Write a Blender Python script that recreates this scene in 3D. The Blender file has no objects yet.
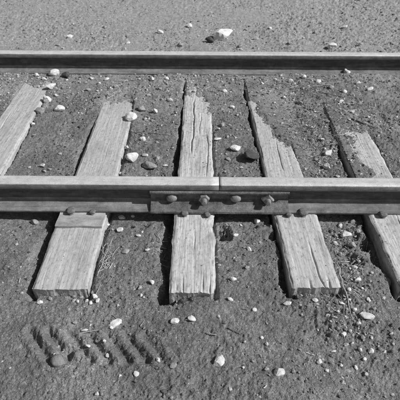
import bpy, bmesh, math, random
import numpy as np
from mathutils import Matrix, Vector

scene = bpy.context.scene
COL = scene.collection

# ------------------------------------------------------------------ camera
# fitted to the rails (gauge 1.435 m) and ties; world: x along the rails, y away, z=0 at the rail base
FPX, CAM_H, CAM_D, PITCH, ROLL, YAW = 446.55, 1.33586, 1.60006, 0.686631, 0.004477, -0.003967
cp, sp = math.cos(PITCH), math.sin(PITCH)
FWD = np.array([math.sin(YAW)*cp, math.cos(YAW)*cp, -sp])
R0 = np.array([math.cos(YAW), -math.sin(YAW), 0.0]); U0 = np.cross(R0, FWD)
RT = R0*math.cos(ROLL)+U0*math.sin(ROLL); UP = -R0*math.sin(ROLL)+U0*math.cos(ROLL)
CPOS = np.array([0.0, -CAM_D, CAM_H])
cd = bpy.data.cameras.new('camera'); cam = bpy.data.objects.new('camera', cd); COL.objects.link(cam)
M = Matrix.Identity(4)
for i in range(3):
    M[i][0] = RT[i]; M[i][1] = UP[i]; M[i][2] = -FWD[i]; M[i][3] = CPOS[i]
cam.matrix_world = M
cd.sensor_fit = 'HORIZONTAL'; cd.sensor_width = 60.0; cd.lens = 60.0*FPX/400.0
cd.clip_start = 0.05; cd.clip_end = 1000
cd.dof.use_dof = True; cd.dof.focus_distance = 2.0; cd.dof.aperture_fstop = 13
scene.camera = cam
scene.render.resolution_x = scene.render.resolution_y = 1024

# ------------------------------------------------------------------ light
SUN_EL, SUN_AZ = 41.0, 9.5          # from the right, slightly from the camera's side
ce = math.cos(math.radians(SUN_EL))
TO_SUN = Vector((ce*math.cos(math.radians(SUN_AZ)), -ce*math.sin(math.radians(SUN_AZ)), math.sin(math.radians(SUN_EL))))
sd = bpy.data.lights.new('sun', 'SUN'); sd.energy = 4.3; sd.angle = math.radians(0.6); sd.color = (1.0, 0.995, 0.98)
so = bpy.data.objects.new('sun', sd); COL.objects.link(so)
so.rotation_euler = TO_SUN.to_track_quat('Z', 'Y').to_euler(); so.location = (3, -1, 4)
world = bpy.data.worlds.new('World'); scene.world = world; world.use_nodes = True
wn = world.node_tree; wn.nodes.clear()
sky = wn.nodes.new('ShaderNodeTexSky'); sky.sky_type = 'NISHITA'; sky.sun_disc = False
sky.sun_elevation = math.radians(SUN_EL); sky.sun_rotation = math.radians(90+SUN_AZ)
bw = wn.nodes.new('ShaderNodeRGBToBW')      # black-and-white film: only the sky's brightness counts
bg = wn.nodes.new('ShaderNodeBackground'); bg.inputs['Strength'].default_value = 0.075
wo = wn.nodes.new('ShaderNodeOutputWorld')
wn.links.new(sky.outputs[0], bw.inputs[0]); wn.links.new(bw.outputs[0], bg.inputs[0]); wn.links.new(bg.outputs[0], wo.inputs[0])
vs = scene.view_settings
vs.view_transform = 'Standard'; vs.look = 'None'; vs.gamma = 1.0; vs.use_curve_mapping = False; vs.exposure = 0.0
scene.render.engine = 'CYCLES'

# ------------------------------------------------------------------ helpers
rng = np.random.default_rng(7)
random.seed(7)

def ray(u, v):
    return (u-200)*RT-(v-200)*UP+FPX*FWD
def px(u, v, z=0.0):                 # photo pixel -> point on the level z
    d = ray(u, v); t = (z-CPOS[2])/d[2]
    return CPOS+t*d
def pxy(u, v, y):                    # photo pixel -> point on the upright plane y
    d = ray(u, v); t = (y-CPOS[1])/d[1]
    return CPOS+t*d

def hash2(ix, iy, seed):
    h = (ix.astype(np.int64)*374761393 + iy.astype(np.int64)*668265263 + seed*1442695041) & 0xFFFFFFFF
    h = ((h ^ (h >> 13))*1274126177) & 0xFFFFFFFF
    h = ((h ^ (h >> 16))*2246822519) & 0xFFFFFFFF
    return ((h ^ (h >> 15)) & 0xFFFFFF)/float(0xFFFFFF)
def vnoise(x, y, seed=0):            # value noise, -1..1
    x = np.asarray(x, float); y = np.asarray(y, float)
    ix = np.floor(x); iy = np.floor(y); fx = x-ix; fy = y-iy
    fx = fx*fx*fx*(fx*(fx*6-15)+10); fy = fy*fy*fy*(fy*(fy*6-15)+10)
    a = hash2(ix, iy, seed); b = hash2(ix+1, iy, seed); c = hash2(ix, iy+1, seed); d = hash2(ix+1, iy+1, seed)
    return 2*((a*(1-fx)+b*fx)*(1-fy)+(c*(1-fx)+d*fx)*fy)-1
def fbm(x, y, seed=0, octs=4, gain=0.5):
    s = 0; a = 1.0; n = 0
    for o in range(octs):
        s = s+a*vnoise(x*2**o+17.3*o, y*2**o-9.1*o, seed+o); n += a; a *= gain
    return s/n
def sstep(a, b, x):
    t = np.clip((x-a)/(b-a), 0, 1); return t*t*(3-2*t)

def mesh_from(name, verts, faces, smooth=False):
    me = bpy.data.meshes.new(name)
    verts = np.asarray(verts, dtype=np.float32)
    if isinstance(faces, np.ndarray):
        n, k = faces.shape
        me.vertices.add(len(verts)); me.vertices.foreach_set('co', verts.ravel())
        me.loops.add(n*k); me.loops.foreach_set('vertex_index', faces.astype(np.int32).ravel())
        me.polygons.add(n); me.polygons.foreach_set('loop_start', np.arange(0, n*k, k, dtype=np.int32))
        me.polygons.foreach_set('loop_total', np.full(n, k, dtype=np.int32))
        me.update(calc_edges=True); me.validate()
    else:
        me.from_pydata([tuple(map(float, v)) for v in verts], [], faces); me.update()
    me.polygons.foreach_set('use_smooth', np.full(len(me.polygons), bool(smooth)))
    return me
def link(name, me, mat=None, parent=None):
    o = bpy.data.objects.new(name, me); COL.objects.link(o)
    if mat is not None and me is not None and not me.materials: me.materials.append(mat)
    if parent is not None: o.parent = parent
    return o
def tag(o, label=None, cat=None, group=None, kind=None):
    if label: o['label'] = label
    if cat: o['category'] = cat
    if group: o['group'] = group
    if kind: o['kind'] = kind
    return o
def empty(name, loc):
    o = bpy.data.objects.new(name, None); COL.objects.link(o); o.location = loc; o.empty_display_size = 0.05
    return o

# ------------------------------------------------------------------ materials (all neutral greys: a black-and-white photograph)
class NT:
    def __init__(s, name):
        s.m = bpy.data.materials.new(name); s.m.use_nodes = True; s.t = s.m.node_tree
        s.b = s.t.nodes['Principled BSDF']; s.co = s.n('ShaderNodeTexCoord')
    def n(s, t, **k):
        nd = s.t.nodes.new(t)
        for a, v in k.items(): setattr(nd, a, v)
        return nd
    def l(s, a, b): s.t.links.new(a, b)
    def mapping(s, scale, src='Object'):
        mp = s.n('ShaderNodeMapping'); mp.inputs['Scale'].default_value = scale
        s.l(s.co.outputs[src], mp.inputs['Vector']); return mp.outputs[0]
    def noise(s, vec, scale, detail=4, rough=0.6, dist=0.0):
        nd = s.n('ShaderNodeTexNoise'); nd.inputs['Scale'].default_value = scale; nd.inputs['Detail'].default_value = detail
        nd.inputs['Roughness'].default_value = rough; nd.inputs['Distortion'].default_value = dist
        s.l(vec, nd.inputs['Vector']); return nd.outputs['Fac']
    def ramp(s, fac, stops):
        r = s.n('ShaderNodeValToRGB'); e = r.color_ramp.elements
        while len(e) < len(stops): e.new(0.5)
        for el, (p, v) in zip(e, stops): el.position = p; el.color = (v, v, v, 1)
        s.l(fac, r.inputs[0]); return r.outputs[0]
    def math(s, op, a, b, clamp=False):
        nd = s.n('ShaderNodeMath', operation=op); nd.use_clamp = clamp
        for i, q in enumerate((a, b)):
            if q is None: continue
            if isinstance(q, (int, float)): nd.inputs[i].default_value = q
            else: s.l(q, nd.inputs[i])
        return nd.outputs[0]
    def mix(s, f, a, b):
        nd = s.n('ShaderNodeMix', data_type='FLOAT')
        for i, q in zip((0, 2, 3), (f, a, b)):
            if isinstance(q, (int, float)): nd.inputs[i].default_value = q
            else: s.l(q, nd.inputs[i])
        return nd.outputs[0]
    def bump(s, h, strength, dist, prev=None):
        nd = s.n('ShaderNodeBump'); nd.inputs['Strength'].default_value = strength; nd.inputs['Distance'].default_value = dist
        s.l(h, nd.inputs['Height'])
        if prev is not None: s.l(prev, nd.inputs['Normal'])
        return nd.outputs[0]
    def out(s, col, rough=0.9, normal=None, metallic=0.0, spec=0.3):
        if isinstance(col, (int, float)): s.b.inputs['Base Color'].default_value = (col, col, col, 1)
        else: s.l(col, s.b.inputs['Base Color'])
        if isinstance(rough, (int, float)): s.b.inputs['Roughness'].default_value = rough
        else: s.l(rough, s.b.inputs['Roughness'])
        if isinstance(metallic, (int, float)): s.b.inputs['Metallic'].default_value = metallic
        else: s.l(metallic, s.b.inputs['Metallic'])
        s.b.inputs['Specular IOR Level'].default_value = spec
        if normal is not None: s.l(normal, s.b.inputs['Normal'])
        return s.m

def mat_ground():
    k = NT('packed_dirt'); v = k.mapping((1, 1, 1))
    big = k.noise(v, 3.0, 5, 0.6, 0.4); mid = k.noise(v, 28, 6, 0.65); fine = k.noise(v, 240, 4, 0.7)
    soil = k.ramp(big, [(0.3, 0.155), (0.5, 0.205), (0.70, 0.275)])
    sx = k.n('ShaderNodeSeparateXYZ'); k.l(k.co.outputs['Object'], sx.inputs[0])
    # trodden pale cinders beyond the far rail, with a ragged edge; a paler dusting under the far rail
    f = k.math('ADD', sx.outputs['Y'], k.math('MULTIPLY', k.math('SUBTRACT', big, 0.5), 1.6))
    mr = k.n('ShaderNodeMapRange'); mr.inputs[1].default_value = 0.85; mr.inputs[2].default_value = 1.9; k.l(f, mr.inputs[0])
    col = k.mix(mr.outputs[0], soil, 0.355)
    col = k.math('MULTIPLY', col, k.ramp(mid, [(0.28, 0.72), (0.5, 1.0), (0.72, 1.28)]))
    col = k.math('MULTIPLY', col, k.ramp(fine, [(0.3, 0.72), (0.5, 1.0), (0.7, 1.32)]))
    nb = k.bump(mid, 0.35, 0.006); nb = k.bump(fine, 0.75, 0.0030, nb)
    vo = k.n('ShaderNodeTexVoronoi', feature='F1'); vo.inputs['Scale'].default_value = 210; k.l(v, vo.inputs['Vector'])
    grit = k.ramp(vo.outputs['Distance'], [(0.0, 1.0), (0.55, 0.35), (0.9, 0.0)])
    cell = k.n('ShaderNodeSeparateXYZ'); k.l(vo.outputs['Color'], cell.inputs[0])
    col = k.math('MULTIPLY', col, k.ramp(cell.outputs[0], [(0.0, 0.72), (0.6, 1.0), (0.93, 1.1), (1.0, 1.75)]))
    nb = k.bump(grit, 0.7, 0.0026, nb)
    nb = k.bump(k.noise(v, 620, 2, 0.6), 0.5, 0.0012, nb)
    return k.out(col, 0.96, nb, spec=0.15)

def mat_wood(name, base, dirt=0.25):
    k = NT(name)
    oi = k.n('ShaderNodeObjectInfo'); va = k.n('ShaderNodeVectorMath', operation='ADD')
    cm = k.n('ShaderNodeCombineXYZ'); k.l(k.math('MULTIPLY', oi.outputs['Random'], 37.0), cm.inputs[0]); k.l(cm.outputs[0], cm.inputs[1]) if False else None
    k.l(k.co.outputs['Object'], va.inputs[0]); k.l(cm.outputs[0], va.inputs[1])
    def mp(sc):
        m = k.n('ShaderNodeMapping'); m.inputs['Scale'].default_value = sc; k.l(va.outputs[0], m.inputs['Vector']); return m.outputs[0]
    grain = k.noise(mp((170, 5.0, 170)), 1.0, 5, 0.65, 0.25)
    grain2 = k.noise(mp((46, 1.6, 46)), 1.0, 4, 0.6, 0.5)
    blot = k.noise(mp((9, 5, 9)), 1.0, 6, 0.68, 0.6)
    spot = k.noise(mp((75, 42, 75)), 1.0, 5, 0.75)
    col = k.ramp(grain, [(0.25, base*0.5), (0.40, base*0.9), (0.6, base*1.05), (0.75, base*1.2)])
    col = k.math('MULTIPLY', col, k.ramp(grain2, [(0.24, 0.6), (0.36, 0.94), (0.7, 1.1)]))
    col = k.math('MULTIPLY', col, k.ramp(spot, [(0.30, 0.42), (0.44, 0.95), (0.75, 1.2)]))
    col = k.mix(k.math('MULTIPLY', k.ramp(blot, [(0.5, 0.0), (0.68, 1.0)]), dirt*2.2, True), col, base*0.5)
    nb = k.bump(grain2, 0.3, 0.003); nb = k.bump(grain, 0.6, 0.0016, nb); nb = k.bump(spot, 0.6, 0.0025, nb)
    return k.out(col, 0.9, nb, spec=0.2)

def mat_steel(name, lo, hi, rough=0.75, metallic=0.0, streak=1.0, bumpd=0.0012):
    k = NT(name); v = k.mapping((1, 1, 1)); vsx = k.mapping((3.0, 60, 60))
    a = k.noise(v, 34, 6, 0.68); g = k.noise(k.mapping((7, 14, 30)), 1.0, 5, 0.62, 0.8); b = k.noise(vsx, 1.0, 4, 0.6, 0.3); c = k.noise(v, 330, 3, 0.7)
    w = k.math('ADD', k.math('MULTIPLY', a, 0.55), k.math('MULTIPLY', b, 0.45*streak))
    col = k.ramp(w, [(0.33*(0.55+0.45*streak), lo), (0.62*(0.55+0.45*streak), hi)])
    col = k.math('MULTIPLY', col, k.ramp(c, [(0.3, 0.75), (0.7, 1.25)]))
    col = k.math('MULTIPLY', col, k.ramp(g, [(0.3, 0.62 if metallic == 0 else 0.85), (0.5, 1.0), (0.68, 1.35 if metallic == 0 else 1.1)]))
    if metallic > 0: col = k.math('MULTIPLY', col, k.ramp(k.noise(k.mapping((60, 160, 160)), 1.0, 5, 0.7), [(0.28, 0.55), (0.42, 1.0), (0.8, 1.05)]))
    nb = k.bump(a, 0.6, bumpd*2.5); nb = k.bump(c, 0.4, bumpd, nb)
    return k.out(col, rough, nb, metallic, 0.35)

def mat_stone(name, base, var=0.35, attr=False, bump=0.004, sc=1.0):
    k = NT(name); v = k.mapping((sc, sc, sc))
    a = k.noise(v, 55, 6, 0.65); b = k.noise(v, 260, 4, 0.7)
    col = k.ramp(a, [(0.28, base*(1-var)), (0.5, base), (0.72, min(0.85, base*(1+var*0.5)))])
    col = k.math('MULTIPLY', col, k.ramp(b, [(0.3, 0.82), (0.7, 1.14)]))
    if attr:
        at = k.n('ShaderNodeAttribute', attribute_name='shade'); col = k.math('MULTIPLY', col, at.outputs['Fac'])
    nb = k.bump(a, 0.5, bump); nb = k.bump(b, 0.4, bump*0.3, nb)
    return k.out(col, 0.92, nb, spec=0.2)

M_GROUND = mat_ground()
M_WOOD = mat_wood('weathered_timber', 0.47, 0.20)
M_WOOD_ROUGH = mat_wood('splintered_timber', 0.53, 0.34)
M_WOOD_CRACK = mat_wood('cracked_timber', 0.49, 0.27)
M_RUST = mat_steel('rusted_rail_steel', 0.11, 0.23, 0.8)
M_WEB = mat_steel('shaded_web_rust', 0.055, 0.11, 0.82)  # rust darkened further: the shade under the rail head is in the colour
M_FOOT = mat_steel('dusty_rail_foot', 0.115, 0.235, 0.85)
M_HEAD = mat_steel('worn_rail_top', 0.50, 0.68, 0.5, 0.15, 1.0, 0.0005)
M_BAR = mat_steel('rusted_joint_steel', 0.055, 0.20, 0.78, 0.0, 0.6, 0.0040)
M_PLATE = mat_steel('dusty_plate_steel', 0.30, 0.44, 0.85, 0.0, 0.6)
M_BOLT = mat_steel('rusted_bolt_steel', 0.15, 0.32, 0.75, 0.0, 0.3, 0.004)
M_SPIKE = mat_steel('rusted_spike_steel', 0.10, 0.22, 0.75, 0.0, 0.3, 0.002)
M_PALE = mat_stone('pale_limestone', 0.70, 0.30, False, 0.004, 0.035)
M_MID = mat_stone('grey_fieldstone', 0.33, 0.5, False, 0.004, 0.035)
M_DARK = mat_stone('dark_cinder', 0.085, 0.5, False, 0.004, 0.035)
M_GRAVEL = mat_stone('mixed_gravel', 0.30, 0.3, True)
M_MUD = mat_stone('dried_mud', 0.25, 0.4, False, 0.006, 0.06)
M_CLOD = mat_stone('dirt_crumbs', 0.20, 0.3, True)
M_STRAW = mat_stone('dry_straw', 0.40, 0.35, True, 0.0006)
M_TWIG = mat_stone('grey_twig_bark', 0.16, 0.4, False, 0.001)
M_TWIGP = mat_stone('pale_dry_twig', 0.42, 0.3, False, 0.001)

# ------------------------------------------------------------------ track layout (metres)
GAUGE_C = 1.505                        # centre to centre of the rails
RAIL_H, HEAD_W, FOOT_W = 0.140, 0.034, 0.066
TIE_FRONT, TIE_BACK = -0.50, 2.02
# centre x at y=0, skew dx/dy, width, front end y, top z, seed
TIES = [
    dict(x=-1.66, k=0.010, w=0.20, f=-0.49, z=-0.006, s=11),
    dict(x=-1.125, k=-0.012, w=0.205, f=-0.50, z=-0.004, s=12),
    dict(x=-0.541, k=0.002, w=0.213, f=-0.500, z=-0.013, s=13),
    dict(x=-0.031, k=0.003, w=0.174, f=-0.515, z=-0.002, s=14),
    dict(x=0.428, k=-0.030, w=0.190, f=-0.492, z=-0.002, s=15),
    dict(x=0.868, k=0.006, w=0.200, f=-0.495, z=-0.002, s=16),
    dict(x=1.36, k=0.0, w=0.20, f=-0.50, z=-0.006, s=17),
    dict(x=1.86, k=0.015, w=0.20, f=-0.48, z=-0.006, s=18),
]

TREADS = [((u, 334+.02*u), (u+20, 360+.02*u)) for u in (30, 50, 70, 89, 108, 127, 145)]
PITS = [(222, 236, .030, .045), (224, 228, .02, .03), (164, 297, .03, .022), (178, 300, .028, .016), (71, 352, .018, .016),
        (300, 318, .03, .010), (352, 262, .03, .03), (362, 245, .035, .04), (272, 238, .018, .03), (318, 334, .04, .012)]

def height(x, y):
    x = np.asarray(x, float); y = np.asarray(y, float)
    # general level of the dirt
    lv = np.interp(y, [-3, -1.0, -0.66, -0.48, -0.08, 0.10, 0.45, 0.95, 1.20, 1.42, 1.60, 2.2, 4, 9, 60, 500],
                   [-.056, -.054, -.047, -.036, -.038, -.038, -.026, -.014, .004, .006, .006, .0, .0, -.03, -.1, -.1])
    lv = lv+0.012*sstep(0.45, 0.75, x)*sstep(-0.2, 0.2, y)*(y < 1.5)+0.010*np.exp(-((x-0.19)/.12)**2)*sstep(0.0, 0.3, y)*sstep(1.1, .8, y)
    wx = x+.012*fbm(x*20, y*20, 81, 3); wy = y+.012*fbm(x*20, y*20, 86, 3)
    lv = lv+.024*np.exp(-(((x-.0)/.10)**2+((y+.56)/.045)**2))+.012*np.exp(-(((x-.42)/.12)**2+((y+.55)/.05)**2))-.012*np.exp(-(((x+.56)/.12)**2+((y+.53)/.04)**2))
    n1 = fbm(x*3.1, y*3.1, 1, 3); n2 = fbm(wx*14, wy*14, 5, 5, .62); n3 = fbm(wx*60, wy*60, 9, 3, .72); n4 = vnoise(x*190, y*190, 33)
    clod = 1-np.abs(fbm(x*26, y*26, 21, 3, .55))*2
    rough = np.clip(0.75+0.55*fbm(x*2.2, y*2.2, 41, 2)+0.5*sstep(.45, .8, x)*sstep(-.6, -.2, y)+.9*np.exp(-(((x-.55)/.13)**2+((y+.62)/.25)**2)), 0.25, 1.9)
    rough = rough*np.interp(y, [-1, -.4, .2, 1.6, 3, 6], [.85, .85, 1.1, 1.1, 1.3, 2.0])
    h = lv+0.010*n1+rough*(0.0075*n2+0.0048*n3+0.0022*n4+0.0030*(clod-.4))
    # tyre treads and small pits
    for (a, b) in TREADS:
        A = px(*a, -0.058)[:2]; B = px(*b, -0.058)[:2]; d = B-A; L2 = d@d
        xx = x+.006*n2; yy = y+.003*n3
        t = np.clip(((xx-A[0])*d[0]+(yy-A[1])*d[1])/L2, 0, 1)
        ds = np.hypot(xx-A[0]-t*d[0], yy-A[1]-t*d[1])
        soft = np.clip(.85+.5*n1+.25*n2, .35, 1.1); h = h+soft*(-0.012*np.exp(-(ds/.0105)**2)+0.006*np.exp(-((ds-.028)/.012)**2))
    for (u, v, r, dp) in PITS:
        P = px(u, v, -0.045); rr = np.hypot(x-P[0]+.5*r*n2, y-P[1]+.5*r*n3)*(1+.45*n2+.3*n3)
        h = h-dp*np.exp(-(rr/r)**2)+0.2*dp*np.exp(-((rr-1.7*r)/(.5*r))**2)
    # crevices beside the ties, worn hollows at their ends
    wob = fbm(x*7, y*7, 55, 3)
    for i, t in enumerate(TIES):
        xc = t['x']+t['k']*y; left = (xc-t['w']/2)-x; right = x-(xc+t['w']/2)
        along = (y > t['f']-.02) & (y < 1.44); fade = sstep([.95, 1.2, .95, 1.42, 1.40, .9, .5, .5][i], [.6, .9, .6, 1.2, 1.15, .4, .2, .2][i], y)
        gl = [.03, .03, .055, .060, .050, .05, .03, .03][i]
        wl = [.03, .03, .050, .043, .034, .045, .03, .03][i]*(1+1.0*wob)*np.interp(y, [-.5, 0, .3, 1.3], [1.15, 1.0, .55, .5])
        endl = sstep(-.035, .01, y-t['f']+.02*n2+.012*wob); along = (y > t['f']-.06) & (y < 1.44)
        h = np.where(along & (left > -.02), h-endl*fade*gl*sstep(1.0, 0.3, (left+.006*n3+.014*n2+.008*n1)/np.maximum(wl, .004)), h)
        wr = .016*(1+1.1*wob)
        fr_ = sstep([.95, 1.2, .95, .9, .45, .7, .5, .5][i], [.6, .9, .6, .5, .1, .3, .2, .2][i], y)
        bank = sstep(.10, .0, right+.02*n2)*(right > -.03)*sstep([.7, 1.0, .7, .75, .15, .4, .1, .1][i], [1.1, 1.3, 1.1, 1.1, .5, .8, .4, .4][i], y)*(y < 1.44)
        h = h+bank*np.maximum(0, .003+.006*n2+.004*n3-h)
        h = np.where(along & (right > -.02), h-endl*fr_*.020*sstep(1.0, 0.0, right/np.maximum(wr, .003)), h)
        fr = t['f']-y
        inx = (left < .012) & (right < .012)
        if i == 3:
            h = np.where(fr > -.02, h-.05*sstep(.055, .0, fr+.03*wob+.02*n2)*sstep(.30, -.1, (x-(xc-t['w']/2))/t['w'])*sstep(.052, .022, left+.02*n2+.012*wob), h)
        else:
            h = np.where(fr > -.02, h-.014*sstep(.045, 0, fr+.015*wob)*sstep(.03, -.02, left+.02*n2)*sstep(.03, -.02, right+.02*n2), h)
    # loose soil lying over the ties towards the far rail
    for i, t in enumerate(TIES):
        xc = t['x']+t['k']*y; q = (x-xc)/t['w']
        ins = (np.abs(q) < .5-.004/t['w']) & (y > t['f']+.004) & (y < TIE_BACK+.01)
        y0 = [1.05, 1.28, 1.06, 1.02, .92, .66, .9, .9][i]
        c = (y-y0)*[.075, .075, .075, .038, .05, .05, .075, .075][i]
        if i == 3: c = c-.006*sstep(.25, -.2, q)+.006*sstep(.2, .5, q)*sstep(.5, .9, y)
        if i == 4: c = c+(q+.30)*.045*sstep(.20, .75, y)
        if i == 5: c = np.maximum(c, (-q-.10)*.03-.002)-.012*sstep(.2, -.2, y)
        c = c+.007*n2+.0055*n3+.0025*n4+.007*fbm(x*7, y*7, 77, 4, .6)
        bur = sstep(.004, .012, c); c = c*(1-bur)+np.maximum(h, .004-t['z'])*bur
        c = t['z']+np.where(c < -.012, -.10, c)
        h = np.where(ins, c, h)
    # scraped low under the rails
    near = np.abs(y) < FOOT_W+.01
    h = np.minimum(h, np.where(h > -.09, h-.020*sstep(.125, .085, np.abs(y+.01)+.03*n2), h)); h = np.where(near, np.minimum(h, -.040), h)
    far = np.abs(y-GAUGE_C) < FOOT_W+.003
    h = np.where(far, np.minimum(h, -.001), h)
    return h

def build_ground():
    ys = [-0.98]
    while ys[-1] < 4.2:
        d = math.hypot(ys[-1]+CAM_D, CAM_H)
        ys.append(ys[-1]+0.0031*(d/1.5)**1.55)
    ys = np.array([-60, -12, -4, -2, -1.4, -1.15]+ys+[4.6, 5.4, 7, 10, 16, 30, 60, 120, 300])
    s = np.linspace(-1, 1, 620)
    s = np.concatenate([[-60, -14, -5, -2.6, -1.7, -1.3, -1.12], s, [1.12, 1.3, 1.7, 2.6, 5, 14, 60]])
    w = np.interp(ys, [-60, -0.95, 4.0, 300], [0.80, 0.80, 2.75, 5.0])
    X = s[None, :]*w[:, None]; Y = np.repeat(ys[:, None], len(s), 1)
    Z = height(X, Y)
    nr, nc = X.shape
    idx = np.arange(nr*nc).reshape(nr, nc)
    F = np.stack([idx[:-1, :-1], idx[:-1, 1:], idx[1:, 1:], idx[1:, :-1]], -1).reshape(-1, 4)
    me = mesh_from('ground', np.stack([X, Y, Z], -1).reshape(-1, 3), F, True)
    o = link('ground', me, M_GROUND); o['kind'] = 'structure'; o['label'] = 'packed dirt and cinders around the track'
    print('ground quads', len(F))
build_ground()

# ------------------------------------------------------------------ ties
CRACKS = {  # per tie seed: (x offset as a share of the width, y from, y to, depth, half width, wander)
    13: [(.24, -.34, -.18, .003, .0016, .008), (-.33, -.5, -.38, .004, .002, .004), (.1, .35, .6, .003, .0016, .008), (-.15, .7, .95, .003, .0016, .008)],
    14: [(-.14, .42, 1.1, .014, .0034, .016), (.22, -.52, -.40, .008, .0026, .010), (-.22, -.52, -.42, .010, .003, .006), (.33, .2, .7, .007, .0022, .012),
         (.05, -.3, -.16, .005, .002, .015), (.38, -.52, -.43, .009, .003, .005), (.1, .6, .9, .006, .002, .012)],
    15: [(.12, -.50, -.22, .008, .0024, .016), (-.13, -.50, -.43, .014, .0042, .006), (.27, -.50, -.42, .016, .0045, .006), (.05, .25, .6, .006, .002, .014),
         (-.25, -.1, .1, .004, .0018, .008)],
}
def build_timber(t):
    w, s, H = t['w'], t['s'], 0.17
    y0, y1 = t['f'], TIE_BACK
    NT_, NS = 96, 9
    ny = 250
    yy = np.concatenate([np.linspace(y0, 0.0, 110), np.linspace(0.0, 1.3, 110)[1:], np.linspace(1.3, y1, 30)[1:]])
    q = np.linspace(-.5, .5, NT_)*w
    prof = [(-w/2, -H)]+[(-w/2, z) for z in np.linspace(-.10, -.006, NS)]+[(a, 0.0) for a in q]+[(w/2, z) for z in np.linspace(-.006, -.10, NS)]+[(w/2, -H)]
    prof = np.array(prof); n = len(prof)
    PX = np.repeat(prof[None, :, 0], len(yy), 0); PZ = np.repeat(prof[None, :, 1], len(yy), 0); PY = np.repeat(yy[:, None], n, 1)
    rough = {14: 1.9, 15: 1.5, 16: 1.7}.get(s, 1.15)
    top = PZ > -.001
    d = np.zeros_like(PX)
    d += rough*(.0006*fbm(PX*160, PY*14, s, 3)+.0006*fbm(PX*38, PY*5, s+50, 3)+.0013*fbm(PX*14, PY*11, s+90, 4))
    for (xo, a, b, dep, hw, wan) in CRACKS.get(s, [(.1, -.5, .0, .005, .002, .006), (-.25, .2, .9, .006, .0025, .006)]):
        xc = xo*w+wan*fbm(PY*6+s, PY*0+xo*9, s+3, 3)
        tap = np.clip(np.minimum((PY-a+(.02 if a <= y0+.03 else 0))/.06, (b-PY)/.12), 0, 1)
        d -= dep*tap*np.exp(-((PX-xc)/hw)**2)
    # rounded, chewed edges
    ed = w/2-np.abs(PX)
    d -= np.where(top, (.005+.004*rough*np.maximum(0, fbm(PY*16, np.sign(PX)*7+s, s+7, 3)))*np.exp(-(ed/.006)**2), 0)
    if s == 14:  # broken corner and crumbling front edge
        d -= np.where(top, .012*sstep(.035, .0, PY-y0-.016*fbm(PX*28, PY*3, 4, 4, .6))*(.55+.45*fbm(PX*60, PY*40, 6, 3)), 0)
        PX = PX-np.where(PX > 0, .016*np.exp(-((PY+.13)/.035)**2)*sstep(.2, .5, PX/w), 0)
    PZ = PZ+np.where(top, d, 0)
    away = 1-np.exp(-((PY-y0)/.02)**2)
    side = ~top
    PX = PX+away*np.where(side, .0035*rough*fbm(PY*9, PZ*60, s+20, 3)*np.sign(PX), np.sign(PX)*.0055*rough*fbm(PY*11, PZ*0+3, s+21, 3)*np.exp(-(ed/.01)**2))
    # sawn end: slightly uneven, corners worn
    e = np.exp(-((PY-y0)/.006)**2)
    PY = PY+e*(.0020*rough*fbm(PX*70, PZ*0+1, s+31, 3)+.0035*rough*fbm(PX*22, PZ*0+2, s+32, 3)+.006*np.exp(-(ed/.008)**2))
    PX = PX+t['k']*PY
    V = np.stack([PX, PY, PZ+t['z']], -1).reshape(-1, 3)
    nr = len(yy); idx = np.arange(nr*n).reshape(nr, n)
    F = np.stack([idx[:-1, :-1], idx[:-1, 1:], idx[1:, 1:], idx[1:, :-1]], -1).reshape(-1, 4)
    # sawn end faces: a grid of uneven end grain under the top edge
    faces = [tuple(f) for f in F.tolist()]
    V = V.tolist()
    tops = [j for j in range(n) if top[0, j]]; zs = np.concatenate([np.linspace(0, .10, 14), [.165]])
    for row, sg in ((0, 1), (nr-1, -1)):
        base = len(V); m = len(tops)
        for zi, dz in enumerate(zs):
            for jj, j in enumerate(tops):
                p = V[int(idx[row, j])]; e2 = min(jj, m-1-jj)/m
                bulge = (.0012*float(vnoise(jj*.8+s, dz*220, s+5))+.0016*float(vnoise(jj*.13+s, dz*60, s+6)))*(zi > 0)
                rec = min(1, dz/.012)
                V.append((p[0], p[1]+sg*(.0006+rec*(.002+.5*abs(bulge))+bulge*rec*.6), max(p[2]-dz*(1+.02*e2), t['z']-H+.001)))
        for zi in range(len(zs)-1):
            for jj in range(m-1):
                a = base+zi*m+jj; f = (a, a+m, a+m+1, a+1)
                faces.append(f if sg == 1 else f[::-1])
    me = mesh_from('timber', V, faces, False)
    fl = np.ones(len(me.polygons), dtype=bool)
    me.polygons.foreach_set('use_smooth', fl)
    return me

TIE_LABEL = {
    11: 'weathered tie beyond the leftmost pale tie, dirt packed round it',
    12: 'smooth pale tie with stones along its edge, left of the tie plate tie',
    13: 'wide smooth pale tie carrying a dusty tie plate and two spikes',
    14: 'narrow splintered tie under the bolted rail joint, its end crumbling',
    15: 'cracked grey tie with split front end, just right of the joint bar',
    16: 'half buried tie with stone rubble in front, right of the cracked split tie',
    17: 'buried tie past the half buried one, under straw and gravel',
    18: 'buried tie farthest along the track from the rail joint, under gravel',
}
def spike_mesh(ax, az):
    bm = bmesh.new()
    bmesh.ops.create_cube(bm, size=1.0, matrix=Matrix.Translation((0, 0, -.025)) @ Matrix.Diagonal((.016, .016, .07, 1)))
    bmesh.ops.bevel(bm, geom=bm.edges[:], offset=.002, segments=1, affect='EDGES')
    r = bmesh.ops.create_icosphere(bm, subdivisions=3, radius=1.0)
    for v in r['verts']:
        x, y, z = [math.copysign(abs(q)**.62, q) for q in v.co]; zz = max(z, -.35)
        ny = y*(.023 if y > 0 else .015)
        v.co = (x*.0165*(1-.18*max(y, 0)), ny+.006, zz*.0075+.0125-.12*max(0, ny))
        v.co.x += .0008*math.sin(40*y+3*x); v.co.z += .0010*math.sin(9*x+5*y)
    me = bpy.data.meshes.new('spike'); bm.to_mesh(me); bm.free()
    me.polygons.foreach_set('use_smooth', np.ones(len(me.polygons), dtype=bool))
    me.materials.append(M_SPIKE); return me
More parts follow.
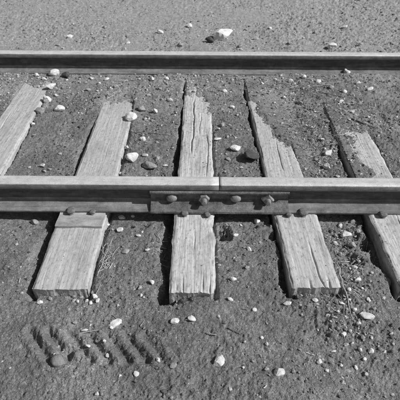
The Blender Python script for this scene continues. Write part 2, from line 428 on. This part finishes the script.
SPK = spike_mesh(0, 0)
def plate_mesh(w):
    bm = bmesh.new()
    bmesh.ops.create_grid(bm, x_segments=14, y_segments=22, size=0.5)
    for v in bm.verts:
        x, y = v.co.x*w, v.co.y*.30
        v.co = (x+.0015*math.sin(y*60), y+.002*math.sin(x*40+1), .0006*math.sin(x*70)*math.cos(y*50))
    g = bmesh.ops.extrude_face_region(bm, geom=bm.faces[:])
    for v in [e for e in g['geom'] if isinstance(e, bmesh.types.BMVert)]: v.co.z -= .011
    bmesh.ops.recalc_face_normals(bm, faces=bm.faces[:])
    me = bpy.data.meshes.new('tie_plate'); bm.to_mesh(me); bm.free(); me.materials.append(M_PLATE); return me

SPIKES = {13: [(71, 211.5, 0.5, 1.1), (92, 212, -.3, .8)], 14: [(185, 213.5, .4, .95), (208, 214.5, .9, .75)], 15: [(289, 214.5, -.4, .75), (304, 213.5, .3, 1.2)], 16: [(384, 215, .2, 1)]}
for t in TIES:
    r = empty('railroad_tie', (0, 0, 0))
    # the Empty stands at the middle of the tie's underside
    r.location = (t['x'], 0.75, t['z']-.17)
    me = build_timber(t)
    o = link('timber', me, M_WOOD_ROUGH if t['s'] in (14, 16) else M_WOOD_CRACK if t['s'] == 15 else M_WOOD, r); o.location = (0, -0.75, 0.17-t['z'])
    tag(r, TIE_LABEL[t['s']], 'railroad tie', 'wooden ties under the rails')
    def place(ob, x, y, z, rz=0):
        ob.location = (x-r.location.x, y-r.location.y, z-r.location.z); ob.rotation_euler.z = rz
    if t['s'] == 13:
        p = link('tie_plate', plate_mesh(t['w']*.97), None, r); place(p, t['x'], -.005, -.0012)
    for (u, v, rz, sc) in SPIKES.get(t['s'], []):
        P = px(u, v, .014)
        s_ = link('spike', SPK, None, r); place(s_, P[0], min(P[1], -FOOT_W-.010), 0.0, rz*.5); s_.scale = (sc, sc, sc); s_.rotation_euler.x = .12*rz
    # gauge-side spikes of the near rail
    for k_, sgn in enumerate((-.22, .25)):
        s_ = link('spike', SPK, None, r); place(s_, t['x']+sgn*t['w'], FOOT_W+.011, 0.0, math.pi+.1*sgn)

# ------------------------------------------------------------------ rails
def rail_profile():
    h, hw, fw = RAIL_H, HEAD_W, FOOT_W
    half = [(fw, 0.0), (fw, .0085), (fw-.002, .0105), (.045, .0145), (.024, .0205), (.012, .0275), (.0075, .040), (.0065, .065), (.0075, .088),
            (.011, .0965), (.020, .1010), (hw-.002, .1045), (hw, .108), (hw, .127), (hw-.002, .1335), (hw-.007, .1375), (.018, .1393), (.006, .1399)]
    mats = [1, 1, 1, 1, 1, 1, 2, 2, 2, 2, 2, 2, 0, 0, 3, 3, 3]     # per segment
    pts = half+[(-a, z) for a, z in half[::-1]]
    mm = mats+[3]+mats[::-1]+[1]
    return pts, mm
def rail_mesh(x0, x1, seed, cut=None):
    pts, mm = rail_profile(); n = len(pts)
    xs = [x0]
    while xs[-1] < x1-.03:
        xs.append(xs[-1]+(.012 if -1.6 < xs[-1] < 1.6 else .25))
    xs[-1] = x1; xs = np.array(xs)
    P = np.array(pts)
    Y = np.repeat(P[None, :, 0], len(xs), 0); Z = np.repeat(P[None, :, 1], len(xs), 0); X = np.repeat(xs[:, None], n, 1)
    # scale and dents, battered flow lip on the head, wavy foot edge
    Y = Y+.0006*fbm(X*40, Z*90+np.sign(Y)*5, seed, 3)+np.sign(Y)*.0010*fbm(X*14, Z*0+np.sign(Y), seed+4, 3)*((Z > .10) & (Z < .136))
    Z = Z+.0006*fbm(X*30, Y*120, seed+9, 3)
    V = np.stack([X, Y, Z], -1).reshape(-1, 3).tolist()
    idx = np.arange(len(xs)*n).reshape(len(xs), n); faces = []; mi = []
    for i in range(len(xs)-1):
        for j in range(n):
            k = (j+1) % n
            faces.append((int(idx[i, j]), int(idx[i, k]), int(idx[i+1, k]), int(idx[i+1, j]))); mi.append(mm[j])
    faces.append(tuple(int(a) for a in idx[0][::-1])); faces.append(tuple(int(a) for a in idx[-1])); mi += [0, 0]
    me = mesh_from('rail', V, faces); 
    bm = bmesh.new(); bm.from_mesh(me); bmesh.ops.recalc_face_normals(bm, faces=bm.faces[:]); bm.to_mesh(me); bm.free()
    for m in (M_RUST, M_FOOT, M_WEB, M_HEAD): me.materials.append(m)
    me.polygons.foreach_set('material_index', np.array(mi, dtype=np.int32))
    sm = np.ones(len(mi), dtype=bool); sm[-2:] = False; me.polygons.foreach_set('use_smooth', sm)
    return me
XJ = float(pxy(219.5, 181, -HEAD_W)[0])
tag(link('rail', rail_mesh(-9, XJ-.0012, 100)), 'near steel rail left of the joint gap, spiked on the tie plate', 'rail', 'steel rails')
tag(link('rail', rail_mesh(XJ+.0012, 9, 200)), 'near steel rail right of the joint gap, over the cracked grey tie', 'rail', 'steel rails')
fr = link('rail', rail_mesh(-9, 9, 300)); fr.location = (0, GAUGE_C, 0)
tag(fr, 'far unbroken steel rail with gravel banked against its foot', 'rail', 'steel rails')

# ------------------------------------------------------------------ bolted joint
def bar_mesh(x0, x1, sg, seed):
    prof = [(-.0095, .0985), (-.0200, .1000), (-.0300, .1025), (-.0370, .1000), (-.0400, .0950), (-.0390, .0880), (-.0270, .0810), (-.0190, .0740), (-.0175, .0600), (-.0195, .0470),
            (-.0290, .0385), (-.0470, .0290), (-.0640, .0215), (-.0735, .0150), (-.0745, .0050), (-.0705, .0045), (-.0690, .0120), (-.045, .0165), (-.0245, .0225), (-.0125, .0295), (-.0085, .0400), (-.0075, .0650)]
    P = np.array(prof); n = len(P); xs = np.linspace(x0, x1, 90)
    Y = np.repeat(P[None, :, 0], 90, 0); Z = np.repeat(P[None, :, 1], 90, 0); X = np.repeat(xs[:, None], n, 1)
    out = (np.arange(n) < 15) & (np.arange(n) > 2)
    Y = Y-.0010*np.abs(fbm(X*35, Z*60, seed, 3))*out; X = X+.0015*fbm(Y*60, Z*60, seed+2, 2)
    V = np.stack([X, Y*sg, Z], -1).reshape(-1, 3).tolist()
    idx = np.arange(90*n).reshape(90, n); faces = []
    for i in range(89):
        for j in range(n):
            k = (j+1) % n; faces.append((int(idx[i, j]), int(idx[i, k]), int(idx[i+1, k]), int(idx[i+1, j])))
    faces += [tuple(int(a) for a in idx[0][::-1]), tuple(int(a) for a in idx[-1])]
    me = mesh_from('joint_plate', V, faces)
    bm = bmesh.new(); bm.from_mesh(me); bmesh.ops.recalc_face_normals(bm, faces=bm.faces[:]); bm.to_mesh(me); bm.free()
    me.materials.append(M_BAR); return me
def ring(bm, n, r, y, jit=0, rot=0):
    return [bm.verts.new((r*math.cos(rot+2*math.pi*i/n)*(1+jit*random.uniform(-1, 1)), y, r*math.sin(rot+2*math.pi*i/n)*(1+jit*random.uniform(-1, 1)))) for i in range(n)]
def lathe(name, secs, n, rot=0, jit=0, mat=None, smooth=False):
    bm = bmesh.new(); rs = [ring(bm, n, r, y, jit, rot) for (r, y) in secs]
    for a, b in zip(rs, rs[1:]):
        for i in range(n): bm.faces.new((a[i], a[(i+1) % n], b[(i+1) % n], b[i]))
    bm.faces.new(rs[0]); bm.faces.new(rs[-1])
    bmesh.ops.recalc_face_normals(bm, faces=bm.faces[:])
    me = bpy.data.meshes.new(name); bm.to_mesh(me); bm.free()
    if smooth: me.polygons.foreach_set('use_smooth', np.ones(len(me.polygons), dtype=bool))
    me.materials.append(mat); return me
X0 = float(pxy(151, 203, -.03)[0]); X1 = float(pxy(288, 203, -.03)[0])
J = empty('rail_joint', (XJ, 0, 0)); tag(J, 'rusty four-bolt joint bar clamped over the gap in the near rail', 'joint bar')
link('joint_plate', bar_mesh(X0-XJ, X1-XJ, 1, 400), None, J)
link('joint_plate', bar_mesh(X0-XJ, X1-XJ, -1, 410), None, J)
nut = lathe('nut', [(.0205, 0), (.0215, -.002), (.0215, -.020), (.0190, -.0235), (.012, -.0238)], 6, .35, .03, M_BOLT)
sqn = lathe('nut', [(.0245, 0), (.0255, -.002), (.0250, -.020), (.0215, -.0240), (.012, -.0245)], 4, .5, .04, M_BOLT)
wsh = lathe('washer', [(.0235, 0), (.0240, -.0015), (.0235, -.0040), (.012, -.0042)], 24, 0, .01, M_BOLT)
stud = lathe('shank', [(.0108, 0)]+[(.0112 if i % 2 else .0098, -.0022*i) for i in range(1, 14)]+[(.008, -.031)], 18, 0, .01, M_BOLT)
btn = lathe('bolt_head', [(.0150, 0), (.0205, -.001), (.0212, -.008), (.0190, -.0140), (.0135, -.0175), (.0080, -.0190), (.003, -.0195)], 16, 0, .06, M_BOLT, True)
for k, u in enumerate((172, 204, 235.5, 267)):
    P = pxy(u, 201.5, -.030)
    b = empty('bolt', (0, 0, 0)); b.parent = J; b.location = (P[0]-XJ, -.0178, .0625); b.scale = (1.18, 1.15, 1.18)
    if k in (0, 2):
        q = link('bolt_head', btn, None, b); q.scale = (1.02, 1.35, .85); q.rotation_euler.y = .1*k
        q = link('nut', sqn, None, b); q.location = (0, .041, 0); q.rotation_euler.z = math.pi
    else:
        link('washer', wsh, None, b)
        q = link('nut', nut if k == 1 else sqn, None, b); q.location = (0, -.004, 0); q.rotation_euler.y = .2*k
        q = link('shank', stud, None, b); q.location = (0, -.010, 0); q.scale.y = 1.2
        q = link('bolt_head', btn, None, b); q.location = (0, .041, 0); q.rotation_euler.z = math.pi

# ------------------------------------------------------------------ stones
def ico(sub):
    bm = bmesh.new(); bmesh.ops.create_icosphere(bm, subdivisions=sub, radius=1.0)
    bm.verts.ensure_lookup_table()
    V = np.array([v.co[:] for v in bm.verts]); F = np.array([[v.index for v in f.verts] for f in bm.faces]); bm.free()
    return V, F
ICO1, ICO2, ICO3 = ico(1), ico(2), ico(3)
def rock_verts(base, r, cuts=9, flat=.62, keep=.52):
    V = base[0].copy()
    for _ in range(cuts+4):                     # angular: chop with random planes
        n = r.normal(size=3); n /= np.linalg.norm(n); d = keep+.30*r.random()
        s = V@n; V = V-np.maximum(0, s-d)[:, None]*n[None, :]*.97
    V = V/np.abs(V[:, :2]).max()
    V *= (1+.16*r.normal(size=3))[None, :]
    V = V+.030*np.sin(V[:, [1, 2, 0]]*6+r.random(3)*6)+.016*r.normal(size=V.shape)
    V[:, 2] *= flat
    return V
def stone(u, v, w, hgt, mat, label, seed, rz=None, sink=.28, aspect=.8, cuts=9, group=None, zover=None, sub=3, cat='stone', name='stone', tilt=0.15):
    z = -0.03
    for _ in range(6):
        P = px(u, v, z); z = float(height(P[0], P[1])) if zover is None else zover
    P = px(u, v, z); depth = (P-CPOS)@FWD; R = w/2*depth/FPX
    r = np.random.default_rng(seed)
    V = rock_verts((ICO3, ICO2)[sub == 2], r, cuts, hgt)
    V = V*(1+.05*fbm(V[:, 0]*2.3+seed, V[:, 1]*2.3+V[:, 2]*1.9, seed % 997, 3, .6))[:, None]
    me = mesh_from(name, V, (ICO3, ICO2)[sub == 2][1]); me.materials.append(mat)
    if cuts < 3: me.polygons.foreach_set('use_smooth', np.ones(len(me.polygons), dtype=bool))
    o = link(name, me); o.scale = (R, R*aspect, R)
    o.location = (P[0], P[1], z+R*hgt*(1-sink*1.4))
    o.rotation_euler = (r.uniform(-tilt, tilt), r.uniform(-tilt, tilt), r.uniform(-.6, .6) if rz is None else rz)
    tag(o, label, cat, group); return o
PA, MI, DA = M_PALE, M_MID, M_DARK
STONES = [
 (222, 39, 27, .50, PA, 'large white rock on the dirt behind the far rail', dict(aspect=.75)),
 (210, 42, 10, .6, DA, 'small dark stone added as the shadow beside the large white rock', dict()),  # added dark lump standing in for the white rock's shadow on its left
 (332, 48, 11, .6, PA, 'pale stone just behind the far rail, away from the white rock', dict()),
 (346, 75, 11, .7, PA, 'white stone lying against the far rail foot above the straw', dict()),
 (131, 119, 15, .42, PA, 'flat pale stone on the edge of the tie plate tie', dict(aspect=.6, zover=-.012, sink=.1)),
 (133, 160, 16, .72, PA, 'chunky white stone beside the tie plate tie, behind the near rail', dict()),
 (150, 167, 12, .6, MI, 'grey stone between the chunky white stone and splintered tie', dict()),
 (236, 150, 12, .7, PA, 'rounded pale stone next to the dark oblong stone', dict(cuts=4)),
 (250, 158, 21, .55, DA, 'dark oblong stone lying beside the gap of the cracked tie', dict(aspect=.62, rz=-.75)),
 (60, 111, 12, .6, PA, 'pale stone alone on dirt between the two smooth ties', dict()),
 (66, 77, 9, .8, DA, 'dark round cinder beside the far rail foot', dict(cuts=4)),
 (54, 75, 12, .55, PA, 'pale stone under the far rail at the smooth tie end', dict()),
 (51, 88, 12, .6, PA, 'upper pale stone on the right edge of the leftmost smooth tie', dict()),
 (47, 101, 10, .6, PA, 'middle pale stone on the right edge of the leftmost smooth tie', dict()),
 (41, 113, 10, .7, MI, 'lower grey stone on the right edge of the leftmost smooth tie', dict()),
 (142, 111, 10, .7, MI, 'grey stone to the right of the flat pale stone', dict()),
 (243, 92, 9, .7, MI, 'small grey stone at the top of the long dark gap', dict()),
 (328, 155, 9, .7, PA, 'small pale stone in the rubble behind the near rail', dict()),
 (326, 168, 9, .7, PA, 'pale chip right behind the near rail, in the straw bay', dict()),
 (277, 235, 11, .6, PA, 'pale lump tucked at the left edge of the cracked tie', dict()),
 (345, 236, 16, .5, PA, 'broad pale stone in rubble between the last two near ties', dict(aspect=.7)),
 (352, 246, 10, .6, MI, 'grey stone just below the broad pale stone', dict()),
 (366, 317, 13, .5, PA, 'flat pale stone in the rubble below the half buried tie', dict(aspect=.7)),
 (115, 325, 13, .5, PA, 'pale crumbly stone in the open dirt beyond the tie plate tie', dict(cuts=5)),
 (219, 363, 15, .62, PA, 'squarish white stone in the open dirt before the crumbling tie', dict(cuts=11)),
 (192, 319, 8, .6, PA, 'right one of two white pebbles before the crumbling tie', dict()),
 (175, 322, 8, .6, PA, 'left one of two white pebbles before the crumbling tie', dict()),
 (152, 283, 7, .7, PA, 'white pebble left of the trench beside the crumbling tie', dict()),
 (58, 361, 16, .62, M_MUD, 'round lump of dried mud pressed into the tyre tread marks', dict(cuts=2, aspect=.9, sink=.62, name='mud_lump', cat='mud lump')),
 (158, 361, 8, .7, PA, 'upper white pebble at the end of the tread marks', dict()),
 (173, 366, 8, .7, MI, 'grey pebble beside the white pebble at the tread marks end', dict()),
 (279, 373, 11, .7, PA, 'pale pointed stone out in the dirt before the cracked tie', dict(cuts=11)),
 (287, 304, 9, .6, PA, 'pale chip close before the end of the cracked tie', dict()),
 (85, 328, 0, .6, PA, '', None),
 (126, 252, 9, .6, MI, 'grey chip on dirt between the tie plate tie and the trench', dict()),
 (35, 223, 9, .7, MI, 'grey chip in the shadowed hollow under the near rail', dict()),
 (120, 231, 8, .6, PA, 'pale chip on dirt just before the near rail', dict()),
 (358, 280, 8, .6, PA, 'pale chip beside the leaning twigs', dict()),
]
k = 0
for (u, v, w, h_, m, lab, kw) in STONES:
    if kw is None: continue
    k += 1; stone(u, v, w, h_, m, lab, 500+k, **kw)

# countable small pebbles, alike but for where they lie
def pebbles(spots, label, group, seed):
    r = np.random.default_rng(seed)
    for (u, v) in spots:
        g = int(r.integers(3))
        stone(u, v, r.uniform(4.2, 7.0), r.uniform(.5, .75), (PA, PA, MI)[g], label.replace('small', ('small white', 'small white', 'small grey')[g]), int(r.integers(1 << 30)), sub=2, cuts=9, group=group, cat='pebble', name='pebble', tilt=.3)
r = np.random.default_rng(3)
pebbles([(40, 303), (95, 297), (87, 301), (81, 298), (78, 302), (91, 303), (98, 301), (84, 295), (93, 293), (74, 297), (111, 328), (119, 322), (75, 323), (104, 341), (85, 331), (50, 299), (120, 376), (136, 374), (108, 356), (88, 346), (254, 310), (262, 338), (230, 300), (141, 296), (243, 368), (315, 301), (300, 350)],
        'small pebble on the open dirt before the tie ends', 'pebbles on the open dirt', 21)
pebbles([(112, 230), (108, 226), (122, 218), (133, 217), (139, 236), (148, 250), (235, 236), (241, 226), (249, 250), (257, 222), (247, 268), (233, 280)],
        'small pebble on dirt between the near tie ends', 'pebbles between the tie ends', 22)
pebbles([(340, 226), (335, 244), (358, 232), (340, 255), (330, 262), (349, 290), (342, 304), (355, 310), (350, 331), (362, 338), (371, 352), (360, 350), (345, 318), (338, 329), (352, 344), (368, 300), (371, 334), (333, 352), (341, 366), (327, 371), (319, 362), (356, 368), (364, 360), (346, 277), (355, 268), (362, 289), (335, 236), (352, 222), (346, 345), (366, 374), (338, 312), (349, 300), (343, 335), (358, 324)],
        'small pebble in the rubble patch around the leaning twigs', 'pebbles in the rubble patch', 23)
pebbles([(37, 76), (44, 80), (56, 96), (33, 125), (80, 83), (92, 79), (99, 84), (107, 80), (116, 88), (88, 90), (29, 168), (43, 166), (50, 170), (127, 148), (145, 156), (157, 160), (165, 166), (155, 112), (148, 96), (160, 90), (143, 140), (170, 101), (167, 80), (152, 80), (225, 92), (232, 108), (222, 126), (228, 160), (241, 168), (218, 140)],
        'small pebble between the rails among the first ties', 'pebbles between the rails', 24)
pebbles([(262, 84), (275, 80), (290, 82), (303, 78), (318, 82), (331, 88), (344, 92), (358, 84), (370, 90), (284, 98), (300, 104), (315, 112), (327, 122), (311, 128), (322, 140), (332, 148), (316, 160), (341, 102), (359, 104), (368, 118), (352, 112), (335, 134)],
        'small pebble in the straw-littered bay between the rails', 'pebbles in the straw bay', 25)
pebbles([(40, 30), (70, 38), (105, 28), (128, 44), (160, 33), (180, 46), (190, 27), (255, 40), (270, 29), (290, 44), (315, 33), (345, 28), (360, 45), (58, 46), (240, 47)],
        'small pebble on the pale ground behind the far rail', 'pebbles behind the far rail', 26)

# ------------------------------------------------------------------ gravel and crumbs nobody could count
def scatter(name, N, dens, smin, smax, mat, label, seed, shade=(.55, 1.5), base=ICO1, flat=(.45, .8), xr=(-2.3, 2.3), yr=(-.95, 3.7), power=2.2):
    r = np.random.default_rng(seed)
    X = r.uniform(*xr, N*10); Y = r.uniform(*yr, N*10)
    vis = np.abs(X) < np.interp(Y, [-.95, 4], [.75, 2.6])
    d = dens(X, Y)*vis
    ok = r.random(N*10) < d
    X, Y = X[ok][:N], Y[ok][:N]; n = len(X); Z = height(X, Y)
    S = smin*(smax/smin)**(r.random(n)**power)
    protos = [rock_verts(base, r, 8, 1.0) for _ in range(14)]
    nv, F = len(base[0]), base[1]
    A = r.uniform(0, 6.283, n); ca, sa = np.cos(A), np.sin(A)
    P = np.stack([protos[i] for i in r.integers(14, size=n)])
    P = P*np.stack([S, S*r.uniform(.6, 1, n), S*r.uniform(*flat, n)], -1)[:, None, :]
    V = np.stack([P[..., 0]*ca[:, None]-P[..., 1]*sa[:, None]+X[:, None], P[..., 0]*sa[:, None]+P[..., 1]*ca[:, None]+Y[:, None], P[..., 2]+(Z+S*.22)[:, None]], -1)
    FF = (F[None]+(np.arange(n)*nv)[:, None, None]).reshape(-1, 3)
    me = mesh_from(name, V.reshape(-1, 3), FF)
    at = me.attributes.new('shade', 'FLOAT', 'POINT')
    at.data.foreach_set('value', np.repeat(r.uniform(*shade, n)**1.0, nv).astype(np.float32))
    o = link(name, me, mat); o['kind'] = 'stuff'; tag(o, label, 'gravel'); print(name, n, len(FF)); return o
def off_track(X, Y):
    m = (np.abs(Y) > .075) & (np.abs(Y-GAUGE_C) > .07)
    return m*1.0
def on_tie(X, Y):
    z = np.zeros_like(X)
    for t in TIES:
        z = np.maximum(z, (np.abs(X-t['x']-t['k']*Y) < t['w']/2-.006)*(Y > t['f']))
    return z
def dens_gauge(X, Y):
    n = .5+.8*fbm(X*4, Y*4, 61, 3)
    g = np.interp(Y, [.05, .4, .9, 1.1, 1.35, 1.44, 1.7], [.15, .2, .35, .8, 1, 1, .9])*(Y > .07)*(Y < 1.44)
    g = np.maximum(g, 1.0*sstep(.40, .65, X)*(Y > .07)*(Y < 1.44))
    g = np.maximum(g, .5*(X > -.43)*(X < -.13)*(Y > .6)*(Y < 1.44))
    T_ = on_tie(X, Y) > 0; buried = np.zeros_like(X, dtype=bool); buried[T_] = height(X[T_], Y[T_]) > -.012
    return np.clip(g*np.clip(n, .08, 1), 0, 1)*off_track(X, Y)*np.where(on_tie(X, Y) > 0, 1.0*buried, 1)
scatter('gravel', 12000, dens_gauge, .0022, .0120, M_GRAVEL, 'mixed gravel strewn between the two rails', 31, shade=(.3, 2.0), power=2.6)
def dens_back(X, Y): return (Y > GAUGE_C+.08)*np.clip(.35+.7*fbm(X*2.5, Y*2.5, 63, 3)+.5*(Y < 1.75), .08, 1)
scatter('gravel', 5000, dens_back, .003, .014, M_GRAVEL, 'fine gravel on the pale ground behind the far rail', 32, shade=(.4, 1.9), power=3)
def dens_front(X, Y):
    c = .05+.22*np.clip(fbm(X*5, Y*5, 65, 3), 0, 1)
    A = px(347, 300, -.05); c = c+1.1*np.exp(-(((X-A[0])/.10)**2+((Y-A[1])/.24)**2))
    A = px(86, 299, -.05); c = c+1.0*np.exp(-(((X-A[0])/.045)**2+((Y-A[1])/.03)**2))
    A = px(345, 240, -.05); c = c+1.0*np.exp(-(((X-A[0])/.08)**2+((Y-A[1])/.09)**2))
    A = px(325, 372, -.05); c = c+.5*np.exp(-(((X-A[0])/.13)**2+((Y-A[1])/.06)**2))
    return np.clip(c, 0, 1)*(Y < -.08)*(on_tie(X, Y) == 0)
scatter('gravel', 1500, dens_front, .0020, .0090, M_GRAVEL, 'sparse gravel on the dirt before the near rail', 33, xr=(-.95, .95), yr=(-.95, -.08), shade=(.35, 1.9), power=2.8)
def dens_clod(X, Y):
    return np.clip(.35+.9*fbm(X*6, Y*6, 67, 3), .05, 1)*off_track(X, Y)*np.where(on_tie(X, Y) > 0, .03, 1)*np.interp(Y, [-1, -.4, 0, 1.5, 3.5], [.6, .7, 1, .9, .4])
scatter('dirt_crumbs', 20000, dens_clod, .0014, .0075, M_CLOD, 'crumbs of dirt lying loose over the ground', 34, shade=(.7, 1.25), yr=(-.95, 2.6), power=2.8)

def tie_soil():
    r = np.random.default_rng(35); P = []
    for i, t in enumerate(TIES[1:6], 1):
        y0 = [0, 1.25, 1.03, .98, .80, .66][i]; reach = [0, .12, .10, .55, .5, .45][i]; N = [0, 160, 200, 500, 400, 320][i]
        Y = y0+.05-np.abs(r.normal(size=N))*reach; X = t['x']+t['k']*Y+t['w']*r.uniform(-.47, .47, N)
        ok = (Y > -.45) & (np.abs(Y) > .09) & (fbm(X*14, Y*9, 93, 3) > -.12)
        P.append(np.stack([X[ok], Y[ok], np.full(ok.sum(), t['z'])], -1))
        N2 = 40; Y = r.uniform(t['f']+.02, .9, N2); X = t['x']+t['k']*Y+t['w']*r.uniform(-.47, .47, N2); ok = np.abs(Y) > .16
        P.append(np.stack([X[ok], Y[ok], np.full(ok.sum(), t['z'])], -1))
    P = np.concatenate(P); P[:, 2] = np.maximum(P[:, 2], height(P[:, 0], P[:, 1])); n = len(P)
    S = .0009*(4.2)**(r.random(n)**3.2); protos = np.stack([rock_verts(ICO1, r, 8, .8) for _ in range(12)])
    V = protos[r.integers(12, size=n)]*S[:, None, None]+P[:, None, :]+np.array([0, 0, .0004])
    F = (ICO1[1][None]+(np.arange(n)*len(ICO1[0]))[:, None, None]).reshape(-1, 3)
    me = mesh_from('soil_specks', V.reshape(-1, 3), F)
    at = me.attributes.new('shade', 'FLOAT', 'POINT'); at.data.foreach_set('value', np.repeat(r.uniform(.8, 1.9, n), len(ICO1[0])).astype(np.float32))
    o = link('soil_specks', me, M_CLOD); o['kind'] = 'stuff'; tag(o, 'specks of dirt and grit strewn over the tie tops', 'dirt')
tie_soil()

# ------------------------------------------------------------------ twigs and straw
def tube(name, pts, r0, r1, n=6):
    pts = [Vector(p) for p in pts]; V = []; F = []
    for i, p in enumerate(pts):
        d = (pts[min(i+1, len(pts)-1)]-pts[max(i-1, 0)]).normalized()
        a = d.cross(Vector((0, 0, 1))); a = a.normalized() if a.length > 1e-4 else Vector((1, 0, 0)); b = d.cross(a)
        r_ = r0+(r1-r0)*i/(len(pts)-1)
        for j in range(n):
            t = 2*math.pi*j/n; V.append(p+a*r_*math.cos(t)+b*r_*math.sin(t))
    for i in range(len(pts)-1):
        for j in range(n): F.append((i*n+j, i*n+(j+1) % n, (i+1)*n+(j+1) % n, (i+1)*n+j))
    F.append(tuple(range(n-1, -1, -1))); F.append(tuple(range(len(pts)*n-n, len(pts)*n)))
    return mesh_from(name, V, F, True)
def twig(pa, pb, r0, r1, mat, label, seed, lift=(.004, .004), cat='twig', side=None):
    r = np.random.default_rng(seed)
    def g(u, v, up):
        z = -.03
        for _ in range(5):
            P = px(u, v, z); z = float(height(P[0], P[1]))+up
        return px(u, v, z)
    A, B = g(*pa, lift[0]), g(*pb, lift[1])
    pts = []
    L = np.linalg.norm(B-A)
    for i in range(9):
        t = i/8; p = A*(1-t)+B*t; p = p+np.append(r.normal(size=2)*L*.012, 0)
        p[2] = max(p[2]+.01*L*math.sin(5*t), float(height(p[0], p[1]))+r0*.5); pts.append(p)
    me = tube('twig', pts, r0, r1); me.materials.append(mat)
    root = empty('twig', tuple(A)); 
    o = link('stem', me, None, root); o.location = tuple(-A)
    for (i, du, ln) in (side or []):
        d = (pts[min(i+1, 8)]-pts[i]); d = d/np.linalg.norm(d); n = np.array([-d[1], d[0], .25])*du
        q = [pts[i]+(d*.5+n)*ln*s for s in (0, .35, .7, 1)]
        m2 = tube('side_shoot', q, r1*1.1, r1*.6); m2.materials.append(mat); s2 = link('side_shoot', m2, None, root); s2.location = tuple(-A)
    tag(root, label, cat); return root
twig((129, 133), (172, 135), .0034, .002, M_TWIG, 'dark twig lying level between two ties, behind the near rail', 1, side=[(5, .8, .03), (6, -.7, .025)])
twig((97, 276), (113, 236), .0016, .001, M_TWIGP, 'pale thin twig slanting beside the tie plate tie', 2, (.002, .03), side=[(4, .7, .04), (6, -.6, .03)])
twig((101, 268), (104, 247), .0013, .0008, M_TWIGP, 'short pale stalk crossing the slanting thin twig', 3, (.002, .02))
twig((337, 263), (352, 313), .0034, .0024, M_TWIGP, 'stout pale twig leaning through the rubble patch', 4, (.02, .004), side=[(3, .6, .04)])
twig((328, 312), (352, 318), .0022, .0015, M_TWIG, 'short dark twig crossing below the stout pale twig', 5)
twig((206, 333), (216, 335), .0020, .0016, M_TWIGP, 'tiny pale stick alone in the open dirt', 6)
twig((228, 328), (241, 334), .0024, .0016, M_TWIG, 'short dark stick right of the tiny pale stick', 7)
twig((78, 334), (98, 330), .0016, .001, M_TWIGP, 'thin pale stalk over the tread marks', 8)
twig((340, 290), (362, 330), .002, .0012, M_TWIG, 'thin dark twig in rubble beside the stout pale twig', 9, (.01, .004))
twig((158, 234), (164, 250), .0018, .001, M_TWIGP, 'curled pale stalk at the trench beside the crumbling tie', 10, (.012, .004), side=[(4, .9, .03), (5, -.9, .03)])
twig((300, 88), (330, 84), .0026, .0016, M_TWIGP, 'pale twig lying in gravel before the far rail', 11)
twig((352, 119), (376, 128), .0045, .003, M_TWIG, 'dark branch piece at the head of the half buried tie', 12, side=[(4, -.8, .04)])
twig((318, 92), (344, 97), .0022, .0015, M_TWIG, 'dark twig below the pale twig, before the far rail', 13)

def straw(N, boxes, label, seed):
    r = np.random.default_rng(seed); Q = []; meta = []; S = 4
    for (u, v, su, sv, n, ang, sa, lo, hi) in boxes:
        for _ in range(n):
            P = px(r.normal(u, su), r.normal(v, sv), -.02)
            if abs(P[1]) < .10 or abs(P[1]-GAUGE_C) < .09: continue
            a = r.normal(ang, sa); L = r.uniform(lo, hi); w = r.uniform(.0008, .0019)
            d = np.array([math.cos(a), math.sin(a)]); nrm = np.array([-d[1], d[0]]); b = r.normal()*.035*L
            meta.append((nrm, w, r.uniform(.5, 2.0), r.uniform(.000, .005), r.normal()*.004))
            Q.append([P[:2]+d*L*(i/S-.5)+nrm*b*((i/S-.5)**2*4) for i in range(S+1)])
    Q = np.array(Q); H = height(Q[..., 0], Q[..., 1]); V = []; F = []; sh = []
    for q, h, (nrm, w, c, lift, til) in zip(Q, H, meta):
        base = len(V)
        for i in range(S+1):
            z = max(h[i]+.001, h[0]+lift+til*(i/S-.5)*2)
            for (k1, k2) in ((1, 0), (-.5, .87), (-.5, -.87)):
                V.append((q[i][0]+nrm[0]*w*k1, q[i][1]+nrm[1]*w*k1, z+w*k2)); sh.append(c)
        for i in range(S):
            for j in range(3):
                F.append((base+i*3+j, base+i*3+(j+1) % 3, base+(i+1)*3+(j+1) % 3, base+(i+1)*3+j))
    me = mesh_from('straw_litter', np.array(V), np.array(F))
    at = me.attributes.new('shade', 'FLOAT', 'POINT'); at.data.foreach_set('value', np.array(sh, dtype=np.float32))
    o = link('straw_litter', me, M_STRAW); o['kind'] = 'stuff'; tag(o, label, 'straw')
straw(0, [(320, 125, 28, 26, 1150, 0.3, .9, .008, .036), (295, 85, 40, 6, 130, 0.0, .5, .02, .08), (150, 132, 12, 6, 26, 0.0, .5, .02, .06), (230, 110, 9, 25, 40, .6, .8, .015, .05),
          (120, 85, 50, 6, 60, .2, .6, .02, .06)],
      'dry straw and grass bits littering the ground between the rails', 71)
straw(0, [(350, 255, 10, 22, 90, 1.2, .8, .012, .045), (345, 310, 14, 18, 50, 2.0, .8, .012, .04), (104, 256, 5, 14, 45, 1.2, .5, .02, .07), (160, 243, 4, 7, 16, 1.0, .9, .01, .04), (225, 245, 5, 8, 14, .8, .9, .01, .03),
          (200, 320, 70, 30, 30, .4, 1.2, .01, .03)],
      'dry straw and stalks caught in the dirt before the near rail', 72)
